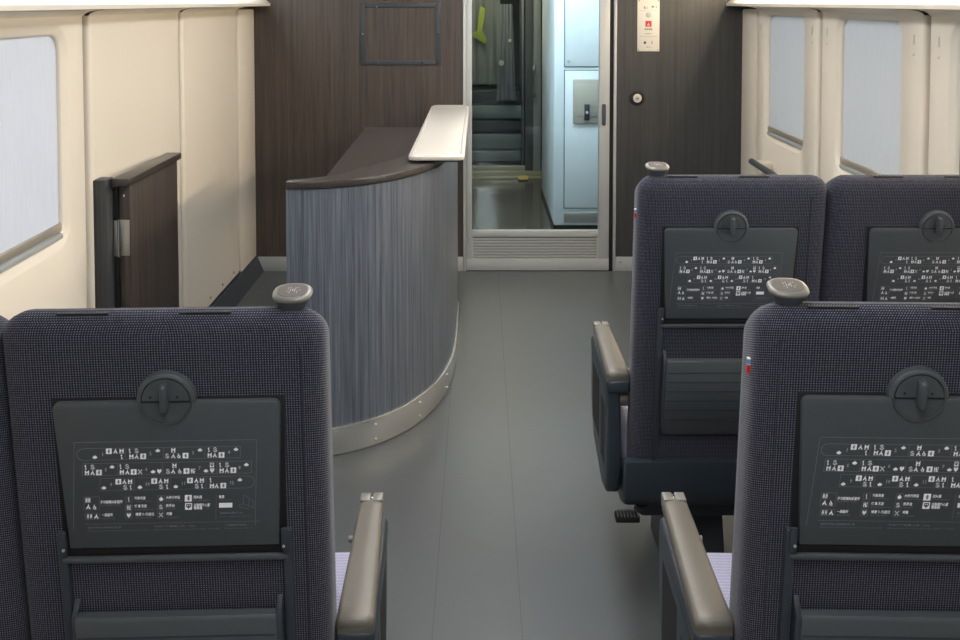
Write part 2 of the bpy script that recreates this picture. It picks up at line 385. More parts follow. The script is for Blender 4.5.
MB().box(.56, 1.66, V1, V1 + .06, -.04, 2.3).build('right_section', M['vwall'], ve)
MB().box(-.10, .56, V1, V1 + .06, 1.95, 2.3).build('lintel', M['vwall'], ve)
vl = empty('ceiling_lamp', (.25, 5.74, 2.25)); tag(vl, 'wide cool white ceiling lamp in the vestibule beyond the glass door', 'lamp')
MB().box(-.84, .84, -.24, .24, -.03, 0, .006).build('housing', M['ceil'], vl)
MB().box(-.80, .80, -.20, .20, -.036, -.031).build('diffuser', M['lampV'], vl)

v2 = empty('ceiling_lamp', (.16, 7.55, 2.25)); tag(v2, 'small warm ceiling lamp at the far end of the vestibule', 'lamp')
MB().box(-.13, .13, -.32, .32, -.03, 0, .006).build('housing', M['ceil'], v2)
MB().box(-.10, .10, -.29, .29, -.036, -.031).build('diffuser', M['lampW'], v2)
# pale blue equipment cabinet
CX, CY = .505, 6.33
cb = empty('equipment_cabinet', (CX, CY, 0)); tag(cb, 'tall pale blue equipment cabinet standing in the vestibule beyond the glass door', 'cabinet')
MB().box(0, 1.09, 0, 1.24, .035, 2.2, .012).build('body', M['cab'], cb)
MB().box(.0, 1.09, .012, 1.24, 0, .035).build('plinth', M['black'], cb)
MB().box(.07, .62, -.004, .0, .055, .125, .001).build('kick_plate', M['alu'], cb)
for z0, z1 in ((.16, 1.102), (1.132, 2.1)):
    g_ = MB().box(.068, .622, -.002, .001, z0 - .006, z1 + .006).build('shadow_gap', M['cab_line'], cb)
    d_ = MB().box(.074, .616, -.008, -.001, z0, z1, .002).build('cabinet_door', M['cab'], cb)
    if z0 > 1: MB().cyl((.098, -.010, 1.165), .011, .006, 'y', n=16).build('lock', M['alu_paint'], d_)
cx_ = MB().box(.128, .36, -.022, -.0085, .74, 1.045, .006).build('control_box', M['box'], cb)
MB().box(.155, .35, -.026, -.0215, .79, 1.01, .003).build('control_lid', M['box'], cx_)
lk = MB().box(.205, .240, -.034, -.0255, .765, .875, .003).build('latch', M['plastic2'], cx_)
MB().cyl((.2225, -.036, .82), .0095, .006, 'y', n=14).build('latch_button', M['white'], cx_)

# far glass door of the vestibule
d2 = empty('door_2', (0, V1, 0)); tag(d2, kind='structure')
MB().box(-.10, .56, -.012, .05, .0, .055, .003).build('threshold', M['thr'], d2)
MB().box(-.10, .56, -.10, -.012, .0, .012, .003).build('threshold_step', M['thr'], d2)
MB().box(.478, .545, -.012, .03, .055, 1.95, .004).build('door_stile', M['vwall'], d2)
MB().box(.405, .478, -.002, .03, .055, 1.95, .004).build('door_stile', M['dark'], d2)
MB().box(-.10, -.085, -.012, .03, .055, 1.95, .004).build('door_stile', M['alu_paint'], d2)
MB().box(-.085, .405, -.006, .03, .055, .10, .003).build('door_rail', M['thr'], d2)
MB().box(-.085, .405, .010, .016, .10, 1.95).build('pane', M['glass'], d2)
MB().tube([(.487, -.014, .735), (.480, -.055, .745), (.478, -.062, .77), (.478, -.062, .97), (.480, -.055, .995), (.487, -.014, 1.005)], .011).build('handle', M['alu'], d2)
tp = MB().box(.34, .425, -.19, .0, .0125, .0135).build('warning_tape', M['tape'], d2)

# gangway beyond the far door
G1 = 10.2
gf = MB().box(-.55, .85, V1 + .06, G1, -.05, -.01).build('floor_gangway', M['dark']); tag(gf, kind='structure')
gw = MB().box(-.60, -.55, V1 + .06, G1, -.05, 2.2).build('wall_gangway_left', M['dark']); tag(gw, kind='structure')
gw = MB().box(.85, .90, V1 + .06, G1, -.05, 2.2).build('wall_gangway_right', M['dark']); tag(gw, kind='structure')
gw = MB().box(-.60, .90, G1, G1 + .05, -.05, 2.2).build('wall_gangway_end', M['dark']); tag(gw, kind='structure')
gw = MB().box(-.60, .90, V1 + .06, G1, 2.15, 2.2).build('ceiling_gangway', M['dark']); tag(gw, kind='structure')
v3 = empty('ceiling_lamp', (.10, 8.62, 2.15)); tag(v3, 'small white lamp added to brighten the gangway behind the far glass door', 'lamp')  # added lamp, lifts the dark gangway beyond the far door
MB().box(-.25, .25, -.12, .12, -.03, 0, .006).build('housing', M['ceil'], v3)
MB().box(-.22, .22, -.10, .10, -.036, -.031).build('diffuser', M['lampW'], v3)
bx = empty('gangway_plates', (0, 9.0, 0)); tag(bx, 'stack of grey horizontal gangway plates low behind the far glass door', 'gangway plates')
for k, (z0, z1, m_) in enumerate(((.02, .12, 'grey'), (.14, .28, 'grey'), (.30, .41, 'dark'), (.43, .56, 'grey'), (.575, .70, 'dark'))):
    MB().box(-.30, .395 + .01 * (k % 2), .02 * k, .02 * k + .5, z0, z1, .006).build('plate', M[m_], bx)
for k in range(4):
    MB().box(.405 + k * .028, .421 + k * .028, -.1, .6, 0, 1.9, .004).build('upright', M['vwall' if k % 2 else 'coat'], bx)
# folds of a grey cover hanging there, with a yellow-green band and round white discs
def drape(name, x0, x1, y, z0, z1, amp, m_, n=14, taper=0.0):
    mb = MB(); rs = []
    for j in range(9):
        t = j / 8; z = z1 + (z0 - z1) * t; w_ = (x1 - x0) * (1 - taper * (1 - t)); cxx = (x0 + x1) / 2
        row = [(cxx + (i / n - .5) * w_, y + amp * sin(i * 1.9 + t * 2), z) for i in range(n + 1)]
        row += [(cxx + (.5 - i / n) * w_, y + .02 + amp * sin((n - i) * 1.9 + t * 2), z) for i in range(n + 1)]
        rs.append(row)
    return mb.rings(rs, caps=(True, True)).build(name, m_)
o = drape('hanging_cover', .16, .345, 8.95, .62, 1.55, .012, M['coat'], taper=.35); tag(o, 'grey cloth hanging in folds behind the far glass door', 'cloth')
dk = drape('bellows', -.30, .20, 9.25, .75, 2.1, .03, M['grey']); tag(dk, 'dark grey pleated gangway bellows behind the far glass door', 'bellows')
b_ = MB().prism([(x * 1.036, 1.57 - (1.57 - z) * 1.036) for x, z in [(.0, 1.53), (.048, 1.515), (.048, 1.435), (.019, 1.30), (.067, 1.205), (.048, 1.168), (-.01, 1.205), (-.076, 1.243), (-.076, 1.272), (-.029, 1.30), (-.019, 1.417)]], 'y', 9.193, 9.2195, .003).build('yellow_band', M['yel']); tag(b_, 'yellow-green cloth band hanging high at the left of the far glass door', 'band')
for (x, z, r) in ((.205, .985, .026), (.285, 1.20, .015)):
    q = MB().cyl((x, 8.915, z), r, .008, 'y', n=18, bev=.002).build('white_disc', M['white'])
    tag(q, 'larger round white disc, lower on the grey cloth behind the far door' if r > .02 else 'small round white disc, higher on the grey cloth behind the far door', 'disc')

# ================================================================== THINGS ON THE END WALL
ap = empty('access_panel', (-.459, D, 1.385)); tag(ap, 'dark framed rectangular access panel with small screws high on the brown wall', 'access panel')
hw, hh = .233, .178
fr = MB()
for a in ((-hw, -hw + .030, -hh, hh), (hw - .030, hw, -hh, hh), (-hw + .030, hw - .030, hh - .026, hh), (-hw + .030, hw - .030, -hh, -hh + .026)):
    fr.box(a[0], a[1], -.010, .0, a[2], a[3], .003)
fr.build('panel_frame', M['plastic2'], ap)
MB().box(-hw + .030, hw - .030, -.004, 0, -hh + .026, hh - .026).build('panel_face', M['wood'], ap)
for x, z in ((-.135, hh - .02), (.12, hh - .02), (-.13, -hh + .013), (.125, -hh + .013), (-hw + .016, .0), (hw - .014, 0)):
    MB().cyl((x, -.011, z), .0045, .004, 'y', n=10).build('screw', M['steel'], ap)

# tiny bitmap icons -----------------------------------------------------------
ICON = {
 'pair': ["1.1", "1.1", "111", "1.1", "1.1"],
 'H': ["1...1", "11.11", "11111", "11.11", "1...1", "11.11"],
 'A': ["..1..", "..1..", ".11..", ".111.", "11.1.", "1..11"],
 'T': [".1..", "11..", ".1..", ".1..", ".1..", ".11."],
 'S': [".11..", "1..1.", ".1...", "..11.", "1...1", ".111."],
 'W': [".1...", ".1...", ".11..", "1.11.", "1..1.", ".111."],
 'N': ["1.1.1", "1.1.1", "111..", "1.111", "1.1..", "1.111"],
 'X': ["1...1", ".1.1.", "..1..", ".1.1.", "1...1"],
 'blob': ["..1..", ".111.", "11111", "11111", ".111."],
 'heart': ["11.11", "11111", "11111", ".111.", "..1.."],
 'box': ["1111111", "111.111", "111..11", "11..111", "111..11", "111.111", "1111111"],
 'aed': ["1111111", "1.....1", "1.1.1.1", "1.....1", "11...11", "111.111", "1111111"],
}
def bitmap(mb, key, cx, cy, w, h, P, mi=0):
    rows = ICON[key]; nr = len(rows); nc = max(len(r) for r in rows); cw, ch = w / nc, h / nr
    for j, row in enumerate(rows):
        i = 0
        while i < len(row):
            if row[i] == '1':
                k = i
                while k < len(row) and row[k] == '1': k += 1
                xa, xb = cx - w / 2 + i * cw, cx - w / 2 + k * cw; ya, yb = cy - h / 2 + j * ch, cy - h / 2 + (j + 1) * ch
                mb.quad([P(xa, yb), P(xb, yb), P(xb, ya), P(xa, ya)], mi); i = k
            else: i += 1
_tc = {}
def text_faces(mb, s, x, y, hgt, P, mi=0, align='LEFT', width=None):
    """adds flat lettering: baseline-left (x, y) in layout units with y downwards, hgt = cap height"""
    key = s
    if key not in _tc:
        cu = bpy.data.curves.new('t', 'FONT'); cu.body = s; cu.size = 1.0; cu.resolution_u = 1; cu.offset = .018
        ob = bpy.data.objects.new('t', cu); COL.objects.link(ob)
        dg = bpy.context.evaluated_depsgraph_get(); dg.update()
        me = bpy.data.meshes.new_from_object(ob.evaluated_get(dg))
        _tc[key] = ([v.co.copy() for v in me.vertices], [list(p.vertices) for p in me.polygons])
        bpy.data.objects.remove(ob); bpy.data.curves.remove(cu); bpy.data.meshes.remove(me)
    vs, ps = _tc[key]
    if not vs: return
    w = max(v.x for v in vs); kx = ky = hgt / .7
    if width: kx = width / w
    off = -w * kx / 2 if align == 'CENTER' else 0
    bv = [mb.bm.verts.new(P(x + off + v.x * kx, y - v.y * ky)) for v in vs]
    for p in ps:
        try: f = mb.bm.faces.new([bv[i] for i in p]); f.material_index = mi
        except ValueError: pass
def line(mb, x0, y0, x1, y1, w, P, mi=0):
    if abs(x1 - x0) >= abs(y1 - y0): mb.quad([P(x0, y0 + w / 2), P(x1, y1 + w / 2), P(x1, y1 - w / 2), P(x0, y0 - w / 2)], mi)
    else: mb.quad([P(x0 - w / 2, y1), P(x0 + w / 2, y1), P(x0 + w / 2, y0), P(x0 - w / 2, y0)], mi)

# emergency call plate
ep = empty('emergency_plate', (.972, D, 1.435)); tag(ep, 'ivory emergency call plate with red square, on the dark wall right of the door', 'sign')
MB().box(-.064, .064, -.006, 0, -.150, .150, .003).build('plate', M['label'], ep)
mb = MB(); P = lambda x, y: (x * .001, -.0066, -y * .001)
bitmap(mb, 'W', -22, -104, 14, 16, P); bitmap(mb, 'T', -8, -104, 8, 14, P); bitmap(mb, 'pair', 24, -108, 14, 12, P); bitmap(mb, 'S', 44, -108, 10, 12, P)
text_faces(mb, '緊急通話', 0, 26, 8, P, align='CENTER'); text_faces(mb, 'EMERGENCY', 0, 50, 4.5, P, align='CENTER', width=36)
line(mb, -50, 64, 50, 64, 1.0, P); line(mb, -50, -86, 50, -86, .6, P)
bitmap(mb, 'blob', -20, 98, 16, 18, P); bitmap(mb, 'T', 22, 98, 12, 18, P); text_faces(mb, '按鈕 Push', 0, 128, 4.5, P, align='CENTER')
tag(mb.build('lettering', M['ink'], ep, smooth=False), kind='stuff')
MB().cyl((0, -.008, .062), .017, .004, 'y', n=24, bev=.001).build('speaker_disc', M['alu_paint'], ep)
rd = MB().box(-.018, .018, -.0085, -.006, -.008, .027, .001).build('red_square', M['red'], ep)
mb = MB(); P2 = lambda x, y: (x * .001, -.0088, -y * .001)
bitmap(mb, 'A', 0, -6, 15, 18, P2); mb.build('white_figure', M['white'], ep, smooth=False)
for x, z in ((-.055, .142), (.055, .142), (-.055, -.142), (.055, -.142)):
    MB().cyl((x, -.0075, z), .003, .003, 'y', n=8).build('screw', M['ink'], ep)

lo = empty('round_lock', (.910, D, 1.014)); tag(lo, 'round black-ringed metal door lock on the dark wall right of the door', 'lock')
MB().cyl((0, -.004, 0), .044, .008, 'y', n=32, bev=.003).build('black_ring', M['black'], lo)
MB().cyl((0, -.011, 0), .025, .008, 'y', n=28, bev=.003).build('lock_face', M['white'], lo)
MB().cyl((0, -.0155, 0), .012, .003, 'y', n=20).build('cylinder', M['alu'], lo)
MB().box(-.007, .007, -.018, -.0165, -.0015, .0015).build('keyhole', M['ink'], lo)

# ================================================================== COUNTER
CT = .96
def arc(xa, ya, xb, yb, n=22):
    # quarter superellipse from (xa,ya) [heading +x] to (xb,yb) [heading +y]
    out = []
    for k in range(n + 1):
        t = k / n * pi / 2; e = 2 / 2.25
        out.append((xa + (xb - xa) * sin(t) ** e, yb - (yb - ya) * cos(t) ** e))
    return out
co = empty('service_counter', (0, 0, 0)); tag(co, 'curved grey woodgrain counter with a dark top and steel foot band', 'counter')
front = arc(-.660, 3.135, -.105, 4.02)
def inset(pts, d):
    out = []
    for i, p in enumerate(pts):
        a = Vector(pts[max(i - 1, 0)]); b = Vector(pts[min(i + 1, len(pts) - 1)]); t = (b - a).normalized()
        out.append((p[0] - t.y * d, p[1] + t.x * d))
    return out
YE = 4.52
fin = inset(front, .030)
body = front + [(-.105, YE), (-.135, YE)] + list(reversed(fin)) 
MB().prism(inset(front, .004) + [(-.109, YE - .004), (-.139, YE - .004)] + list(reversed(inset(front, .034))), 'z', .02, CT - .028).build('curved_front', M['wood_grey'], co)
MB().prism([(-.55, 3.20), (-.53, 3.20), (-.53, YE - .01), (-.55, YE - .01)], 'z', .0, CT - .028).build('inner_side', M['wood'], co)
MB().box(-.53, -.14, YE - .03, YE - .01, 0, CT - .028).build('back_board', M['wood'], co)
MB().prism(inset(front, -.004) + [(-.101, YE), (-.560, YE), (-.540, 3.235), (-.660, 3.168)], 'z', CT - .024, CT, .0025).build('worktop', M['wood_top'], co)
kp = MB().prism(inset(front, -.003) + [(-.102, YE - .004), (-.112, YE - .004)] + list(reversed(inset(front, .010))), 'z', .003, .098, .001).build('foot_band', M['kick'], co)
for (i0, zz) in ((7, .078), (7, .025), (12, .078), (12, .025), (17, .078), (17, .025)):
    p = inset(front, -.005)[i0]
    MB().cyl((p[0], p[1], zz), .0035, .0035, 'y', n=10).build('rivet', M['white'], kp)

tr = empty('folding_tray', (-.166, 3.49, CT)); tag(tr, 'long white folding tray lying along the aisle edge of the counter top', 'tray')
TL = 1.74
MB().prism(rrect(-.107, .107, 0, TL, (.05, .05, .035, .028), 8), 'z', .010, .028, .006, 3).build('tray_board', M['white'], tr)
inr = rrect(-.094, .094, .014, TL - .014, (.04, .04, .026, .02), 8); inr2 = rrect(-.089, .089, .019, TL - .019, (.036, .036, .022, .016), 8)
out_ = rrect(-.100, .100, .008, TL - .008, (.045, .045, .03, .024), 8)
MB().rings([[(x, y, .0275) for x, y in out_], [(x, y, .031) for x, y in inr], [(x, y, .0285) for x, y in inr2]]).build('raised_rim', M['white'], tr)
MB().box(-.07, .085, .04, .95, 0, .0105).build('hinge_bracket', M['plastic2'], tr)

# ================================================================== FOLDED PARTITION ON THE LEFT
fp = empty('folding_partition', (-1.202, 3.185, 0)); tag(fp, 'brown woodgrain folding partition hinged to a post by the left wall', 'partition')
MB().box(-.118, -.066, -.058, .010, 0, .966, .004).build('post', M['post'], fp)
MB().box(-.066, -.052, .0, .05, .0, .93).build('filler', M['black'], fp)
MB().box(-.050, -.012, .012, .52, .06, .940, .003).build('leaf', M['wood'], fp)
MB().box(-.060, .002, -.030, .532, .940, .966, .005).build('cap_rail', M['wood_top'], fp)
hg = MB().box(-.046, -.014, .0085, .0125, .690, .815, .001).build('hinge', M['alu'], fp)
MB().box(-.064, -.052, -.002, .004, .690, .815, .001).build('hinge_leaf', M['alu'], hg)
MB().cyl((-.049, .004, .7525), .0065, .132, 'z', n=14).build('hinge_pin', M['steel'], hg)
for z in (.71, .735, .77, .795):
    MB().cyl((-.028, .0075, z), .003, .003, 'y', n=8).build('screw', M['alu'], hg)
MB().cyl((-.031, .0105, .900), .004, .004, 'y', n=10).build('screw', M['steel'], fp)
MB().box(-.046, -.016, .02, .05, 0, .06).build('foot', M['plastic2'], fp)

# ================================================================== RAIL UNDER THE RIGHT FAR WINDOW
gl = empty('grab_handle', (XR, 4.75, .722)); tag(gl, 'dark rounded grab handle on a cream bracket below the farthest right window', 'handle')
MB().box(-.078, 0, .03, .11, -.020, .016, .006).build('bracket', M['cream'], gl)
MB().tube([(-.08, .150, .004), (-.08, .140, .004), (-.08, -.38, -.004), (-.08, -.40, -.004)], .0165, 14).build('bar', M['plastic'], gl)
bp_ = empty('recess_cover', (XR, 4.75, .56)); tag(bp_, 'shallow cream rectangular cover on the wall panel below the farthest right window', 'cover')
MB().box(-.008, -.001, -.28, .22, -.16, .14, .004).build('cover_plate', M['cream'], bp_)

# ================================================================== SEATS
ANG = R(8)
ZT = 1.155
S0, S1 = .134, .367         # tray top and bottom down the back
def map_print(parent):
    mb = MB()
    def px(xp, yp):
        v = (yp - 400) / 145 * (S1 - S0); c = 169 + (yp - 400) * .075; k = 708 - (yp - 400) * .10
        return ((xp - c) / k, -.0108, -(S0 + v))
    P6 = lambda X, Y: px(80 + X / 9.6, 430 + Y / 9.6)
    w6 = 44; h6 = 40
    r1, r2, r3 = (160, 213), (308, 361), (453, 508)
    def put(lst, rr):
        for it in lst:
            k, x, up = it
            y = rr[0] if up else rr[1]
            if k == 'box': bitmap(mb, 'box', x, y, 56, 52, P6)
            elif k == 'blob': bitmap(mb, 'blob', x, y, 44, 32, P6)
            else: bitmap(mb, k, x, y, 40 if k != 'T' else 30, 44, P6)
    put([('blob', 180, 0), ('box', 313, 1), ('A', 378, 1), ('H', 435, 1), ('T', 440, 0), ('T', 517, 1), ('S', 580, 1), ('H', 530, 0), ('A', 582, 0), ('box', 643, 0),
         ('blob', 783, 1), ('H', 932, 1), ('S', 875, 0), ('A', 935, 0), ('W', 989, 0), ('box', 1051, 0), ('blob', 1190, 1), ('T', 1278, 1), ('S', 1338, 1), ('H', 1284, 0),
         ('A', 1335, 0), ('box', 1398, 0), ('blob', 1537, 1)], r1)
    put([('T', 95, 1), ('S', 160, 1), ('H', 105, 0), ('A', 160, 0), ('box', 220, 0), ('blob', 345, 1), ('T', 430, 1), ('S', 492, 1), ('H', 440, 0), ('A', 495, 0), ('box', 553, 0),
         ('X', 615, 0), ('blob', 740, 0), ('heart', 800, 0), ('S', 885, 0), ('H', 945, 1), ('A', 935, 0), ('W', 1000, 0), ('box', 1062, 0), ('N', 1125, 0), ('blob', 1250, 0),
         ('aed', 1307, 1), ('heart', 1310, 0), ('T', 1390, 1), ('S', 1455, 1), ('H', 1402, 0), ('A', 1455, 0), ('box', 1515, 0), ('blob', 1640, 1)], r2)
    put([('blob', 268, 0), ('box', 407, 1), ('A', 467, 1), ('H', 520, 1), ('S', 475, 0), ('T', 530, 0), ('blob', 615, 0), ('box', 752, 1), ('A', 815, 1), ('H', 868, 1), ('S', 820, 0),
         ('T', 880, 0), ('blob', 960, 0), ('box', 1097, 1), ('A', 1160, 1), ('H', 1212, 1), ('S', 1165, 0), ('T', 1218, 0), ('T', 1300, 1), ('H', 1310, 0), ('A', 1358, 0), ('box', 1420, 0), ('blob', 1580, 1)], r3)
    for s, x, y in (('1', 250, 187), ('2', 712, 187), ('3', 1122, 187), ('4', 1470, 187), ('5', 285, 335), ('6', 675, 335), ('7', 1187, 335), ('8', 1575, 335),
                    ('9', 338, 480), ('10', 687, 480), ('11', 1030, 480), ('12', 1500, 480)):
        text_faces(mb, s, x, y + 16, 32, P6, 2, 'CENTER')
    lw_ = 4
    def cap(x0, x1, y0, y1, rl, rr_):
        for y in (y0, y1): line(mb, x0 + (55 if rl else 0), y, x1 - (55 if rr_ else 0), y, lw_, P6, 1)
        for x, r_, sg in ((x0, rl, -1), (x1, rr_, 1)):
            if r_:
                cx, cy, a, b = x - sg * 55, (y0 + y1) / 2, 55, (y1 - y0) / 2
                prev = None
                for k in range(9):
                    t = -pi / 2 + pi * k / 8; p = (cx + sg * a * cos(t), cy + b * sin(t)); q_ = (cx + sg * (a - 5) * cos(t), cy + (b - 5) * sin(t))
                    if prev: mb.quad([P6(*prev[0]), P6(*p), P6(*q_), P6(*prev[1])], 1)
                    prev = (p, q_)
            else: line(mb, x, y0, x, y1, lw_, P6, 1)
    cap(5, 1580, 132, 242, True, False); cap(62, 1690, 275, 390, False, False); cap(232, 1722, 418, 535, False, True)
    for xs_, (a, b) in (((472, 838, 1238), (132, 242)), ((400, 832, 1355), (275, 390)), ((560, 905, 1252), (418, 535))):
        for x in xs_: line(mb, x, a, x, b, lw_, P6, 1)
    line(mb, -20, 72, 1735, 72, lw_, P6, 1); line(mb, -20, 72, 12, 912, 4, P6, 1); line(mb, 1738, 72, 1738, 912, 4, P6, 1)
    P8 = lambda X, Y: px(80 + X / 5.05, 485 + Y / 5.05)
    def rect(x0, x1, y0, y1, w, mi=1):
        line(mb, x0, y0, x1, y0, w, P8, mi); line(mb, x0, y1, x1, y1, w, P8, mi); line(mb, x0, y0, x0, y1, w, P8, mi); line(mb, x1, y0, x1, y1, w, P8, mi)
    rect(42, 118, 35, 102, 2); bitmap(mb, 'pair', 54, 52, 9, 24, P8); bitmap(mb, 'pair', 68, 52, 9, 24, P8); bitmap(mb, 'A', 64, 85, 22, 24, P8); bitmap(mb, 'W', 97, 87, 20, 24, P8)
    rect(48, 120, 118, 150, 2); bitmap(mb, 'pair', 62, 134, 9, 22, P8); bitmap(mb, 'pair', 78, 134, 9, 22, P8); bitmap(mb, 'A', 105, 135, 22, 22, P8)
    for (x, ks) in ((269, ('T', 'N', 'heart')), (432, ('blob', 'S', 'X'))):
        for y, k in zip((51, 93, 134), ks):
            rect(x - 17, x + 17, y - 16, y + 16, 2); bitmap(mb, k, x, y, 12 if k == 'T' else 20, 22, P8)
    bitmap(mb, 'box', 570, 51, 36, 34, P8); bitmap(mb, 'aed', 572, 93, 36, 34, P8)
    def tx(s, e, x, y, w, we, y2):
        text_faces(mb, s, x, y + 7, 12, P8, 0, width=w)
        if e: text_faces(mb, e, x, y2 + 4, 7, P8, 1, width=we)
    tx('多功能無障礙廁所', 'Accessible Toilet', 124, 62, 112, 100, 77); tx('一般廁所', 'General Toilet', 132, 128, 56, 70, 146)
    tx('列車長室', "Conductor's Room", 297, 45, 56, 84, 61); tx('哺 集 乳室', 'Breastfeeding Room', 297, 86, 62, 100, 103); tx('博愛 優先座位', 'Priority Seats', 302, 128, 96, 86, 145)
    tx('大件行李區', 'Baggage Storage', 456, 45, 72, 84, 61); tx('洗手台', 'Wash Basin', 456, 86, 46, 52, 103); tx('吧檯', 'Bar Counter', 460, 128, 28, 62, 146)
    tx('滅火器', 'Fire Extinguisher', 596, 45, 44, 84, 61); tx('自動體外心臟', None, 598, 86, 84, 0, 0); tx('電擊器', None, 598, 101, 44, 0, 0); text_faces(mb, 'AED', 664, 104, 6, P8, 1)
    line(mb, 712, 35, 712, 165, 2, P8, 1)
    tx('電源', 'Power Source', 725, 46, 28, 66, 62)
    mb.quad([P8(727, 102), P8(795, 102), P8(795, 78), P8(727, 78)], 0)
    text_faces(mb, '插座設於座椅下方', 730, 134, 7, P8, 1, width=120); text_faces(mb, 'Power outlet under the seat', 730, 150, 5, P8, 1, width=165)
    for a in ((850, 40, 850, 85), (850, 40, 880, 52), (880, 52, 880, 95), (850, 85, 880, 95), (880, 62, 905, 72), (905, 72, 905, 110), (880, 95, 905, 108), (832, 100, 880, 112), (832, 88, 850, 85), (832, 88, 832, 100)):
        line(mb, *a, 2.2, P8, 1)
    line(mb, 45, 175, 935, 175, 2, P8, 1)
    text_faces(mb, '請勿於餐桌上放置重物或倚靠', 60, 197, 7, P8, 1, width=170); text_faces(mb, 'Please do not place heavy items or lean on the tray table', 60, 212, 5, P8, 1, width=310)
    text_faces(mb, '餐桌承載重量上限  10kg', 397, 197, 7, P8, 1, width=208); text_faces(mb, 'Maximum load of the tray table is 10kg', 397, 212, 5, P8, 1, width=335)
    text_faces(mb, '使用後請將餐桌收回', 760, 197, 7, P8, 1, width=110); text_faces(mb, 'Please fold away after use', 760, 212, 5, P8, 1, width=145)
    o = mb.build('route_map_print', [M['print_w'], M['print_g'], mat('print_number', (176, 180, 186), .6)], parent, smooth=False)
    return o
_pm = {}
def make_seat(side, aisle):
    """side=-1: aisle lies towards -x (right-hand seats); side=+1: aisle towards +x"""
    root = empty('train_seat', (0, 0, 0))
    a = side if aisle else 0
    # half widths towards the aisle / the neighbour
    if aisle: wa, wb = .224, .237
    else: wa, wb = .257, .235        # wa: towards the neighbour seat
    x0, x1 = (-wa, wb) if side < 0 else (-wb, wa)
    def part(o, p=None):
        if p is None: o.rotation_euler = (ANG, 0, 0); o.location = (0, 0, ZT)
        return o
    # backrest: rounded slab, fuller towards the outside
    H_ = .80
    rs = []
    outl = rrect(x0, x1, -H_, 0, (.042, .042, .01, .01), 8)
    cxm = (x0 + x1) / 2
    def scaled(ix, iz, y):
        return [(cxm + (x - cxm) * (1 - ix / ((x1 - x0) / 2)), y, -H_ + (z + H_) * (1 - iz / H_)) for x, z in outl]
    for ix, iz, y in ((.055, .050, .0), (.034, .028, .0005), (.018, .014, .004), (.007, .006, .011), (.001, .0, .022), (0, .005, .040), (0, .022, .068), (.004, .040, .092), (.016, .07, .108), (.05, .12, .116)):
        rs.append(scaled(ix, iz + .008, y))
    bk = part(MB().rings(rs, caps=(True, True)).build('backrest', M['fabric'], root, angle=60))
    for x in (-.192, .192):
        MB().box(x - .0009, x + .0009, -.0006, .004, -.79, -.055).build('seam', M['seam'], bk)
    for x in (-.118, .055):
        MB().prism([(.014, -.0085), (.036, -.0115), (.036, -.014), (.014, -.012)], 'x', x - .036, x + .036).build('fastener_strip', M['black'], bk)
    # grip on the aisle shoulder
    if aisle:
        gx = side * .177
        g_ = MB(); prof = [(.0145, -.024), (.0165, -.014), (.0225, -.003), (.0275, .0065)]
        def ell(r, z):
            o = []
            for k in range(28):
                c, s_ = cos(2 * pi * k / 28), sin(2 * pi * k / 28); q = (abs(c) ** 2.7 + abs(s_) ** 2.7) ** (-1 / 2.7)
                o.append((gx + r * q * c, .034 + .86 * r * q * s_, z + .05 * r * q * s_))
            return o
        g_.rings([ell(r, z) for r, z in prof], caps=(True, True))
        g0 = part(g_.build('shoulder_grip', M['plastic'], root, angle=60))
        MB().rings([ell(.0275, .0066), ell(.0288, .009), ell(.0282, .0115), ell(.0258, .0138), ell(.022, .0144)], caps=(True, True)).build('grip_rim', M['grip'], g0, angle=60)
        MB().rings([ell(.022, .0142), ell(.0212, .0150)], caps=(False, True)).build('grip_disc', M['grip_top'], g0)
        mb = MB(); Pg = lambda x, y: (gx + x * .0009, .034 - y * .0009, .0156 - .05 * y * .0009)
        for cx_, cy_ in ((-7, -6), (-3, -6), (-7, -2), (5, -6), (5, -2), (9, -6), (-8, 6), (-4, 6), (-4, 10), (4, 6), (8, 10), (8, 6), (12, 2)):
            mb.quad([Pg(cx_ - .9, cy_ + .9), Pg(cx_ + .9, cy_ + .9), Pg(cx_ + .9, cy_ - .9), Pg(cx_ - .9, cy_ - .9)])
        text_faces(mb, '1A' if side < 0 else '1D', -5, 4, 6, Pg)
        mb.build('braille_dots', M['alu_paint'], g0, smooth=False)
        if side < 0:
            tb_ = MB().box(-.2285, -.221, .034, .040, -.115, -.100)
            tb_.box(-.2285, -.221, .0339, .0401, -.108, -.101, mi=1)
            tb_.box(-.2285, -.221, .0339, .0401, -.122, -.110, mi=2)
            part(tb_.build('label_tab', [M['white'], M['blue'], M['red']], root, smooth=False))
    # recess, tray, latch
    part(MB().prism([(-.166, -.1305), (.166, -.1305), (.163, -.392), (-.163, -.392)], 'y', -.0015, .01, .001).build('tray_recess', M['black'], root))
    tz0, tz1 = -S0, -S1
    pts = []
    top, bot = .161, .152
    r = .010
    pts = [(-bot, tz1), (bot, tz1)] + [(top - r + r * sin(t), tz0 - r + r * cos(t)) for t in (pi / 2, pi / 3, pi / 6, 0)] + [(-top + r - r * sin(t), tz0 - r + r * cos(t)) for t in (0, pi / 6, pi / 3, pi / 2)]
    ty = part(MB().prism(pts, 'y', -.010, -.002, .0018, 2, bevel_which='a').build('tray_table', M['plastic'], root))
    if 'p' not in _pm: _pm['p'] = map_print(ty)
    else:
        o = _pm['p'].copy(); COL.objects.link(o); o.parent = ty
    lt = MB(); zc = -.131; N = 24
    def ar(r, y, a0, a1, n=N): return [(r * cos(a0 + (a1 - a0) * k / n), y, zc + r * sin(a0 + (a1 - a0) * k / n)) for k in range(n + 1)]
    R0, R1 = .0335, .0425
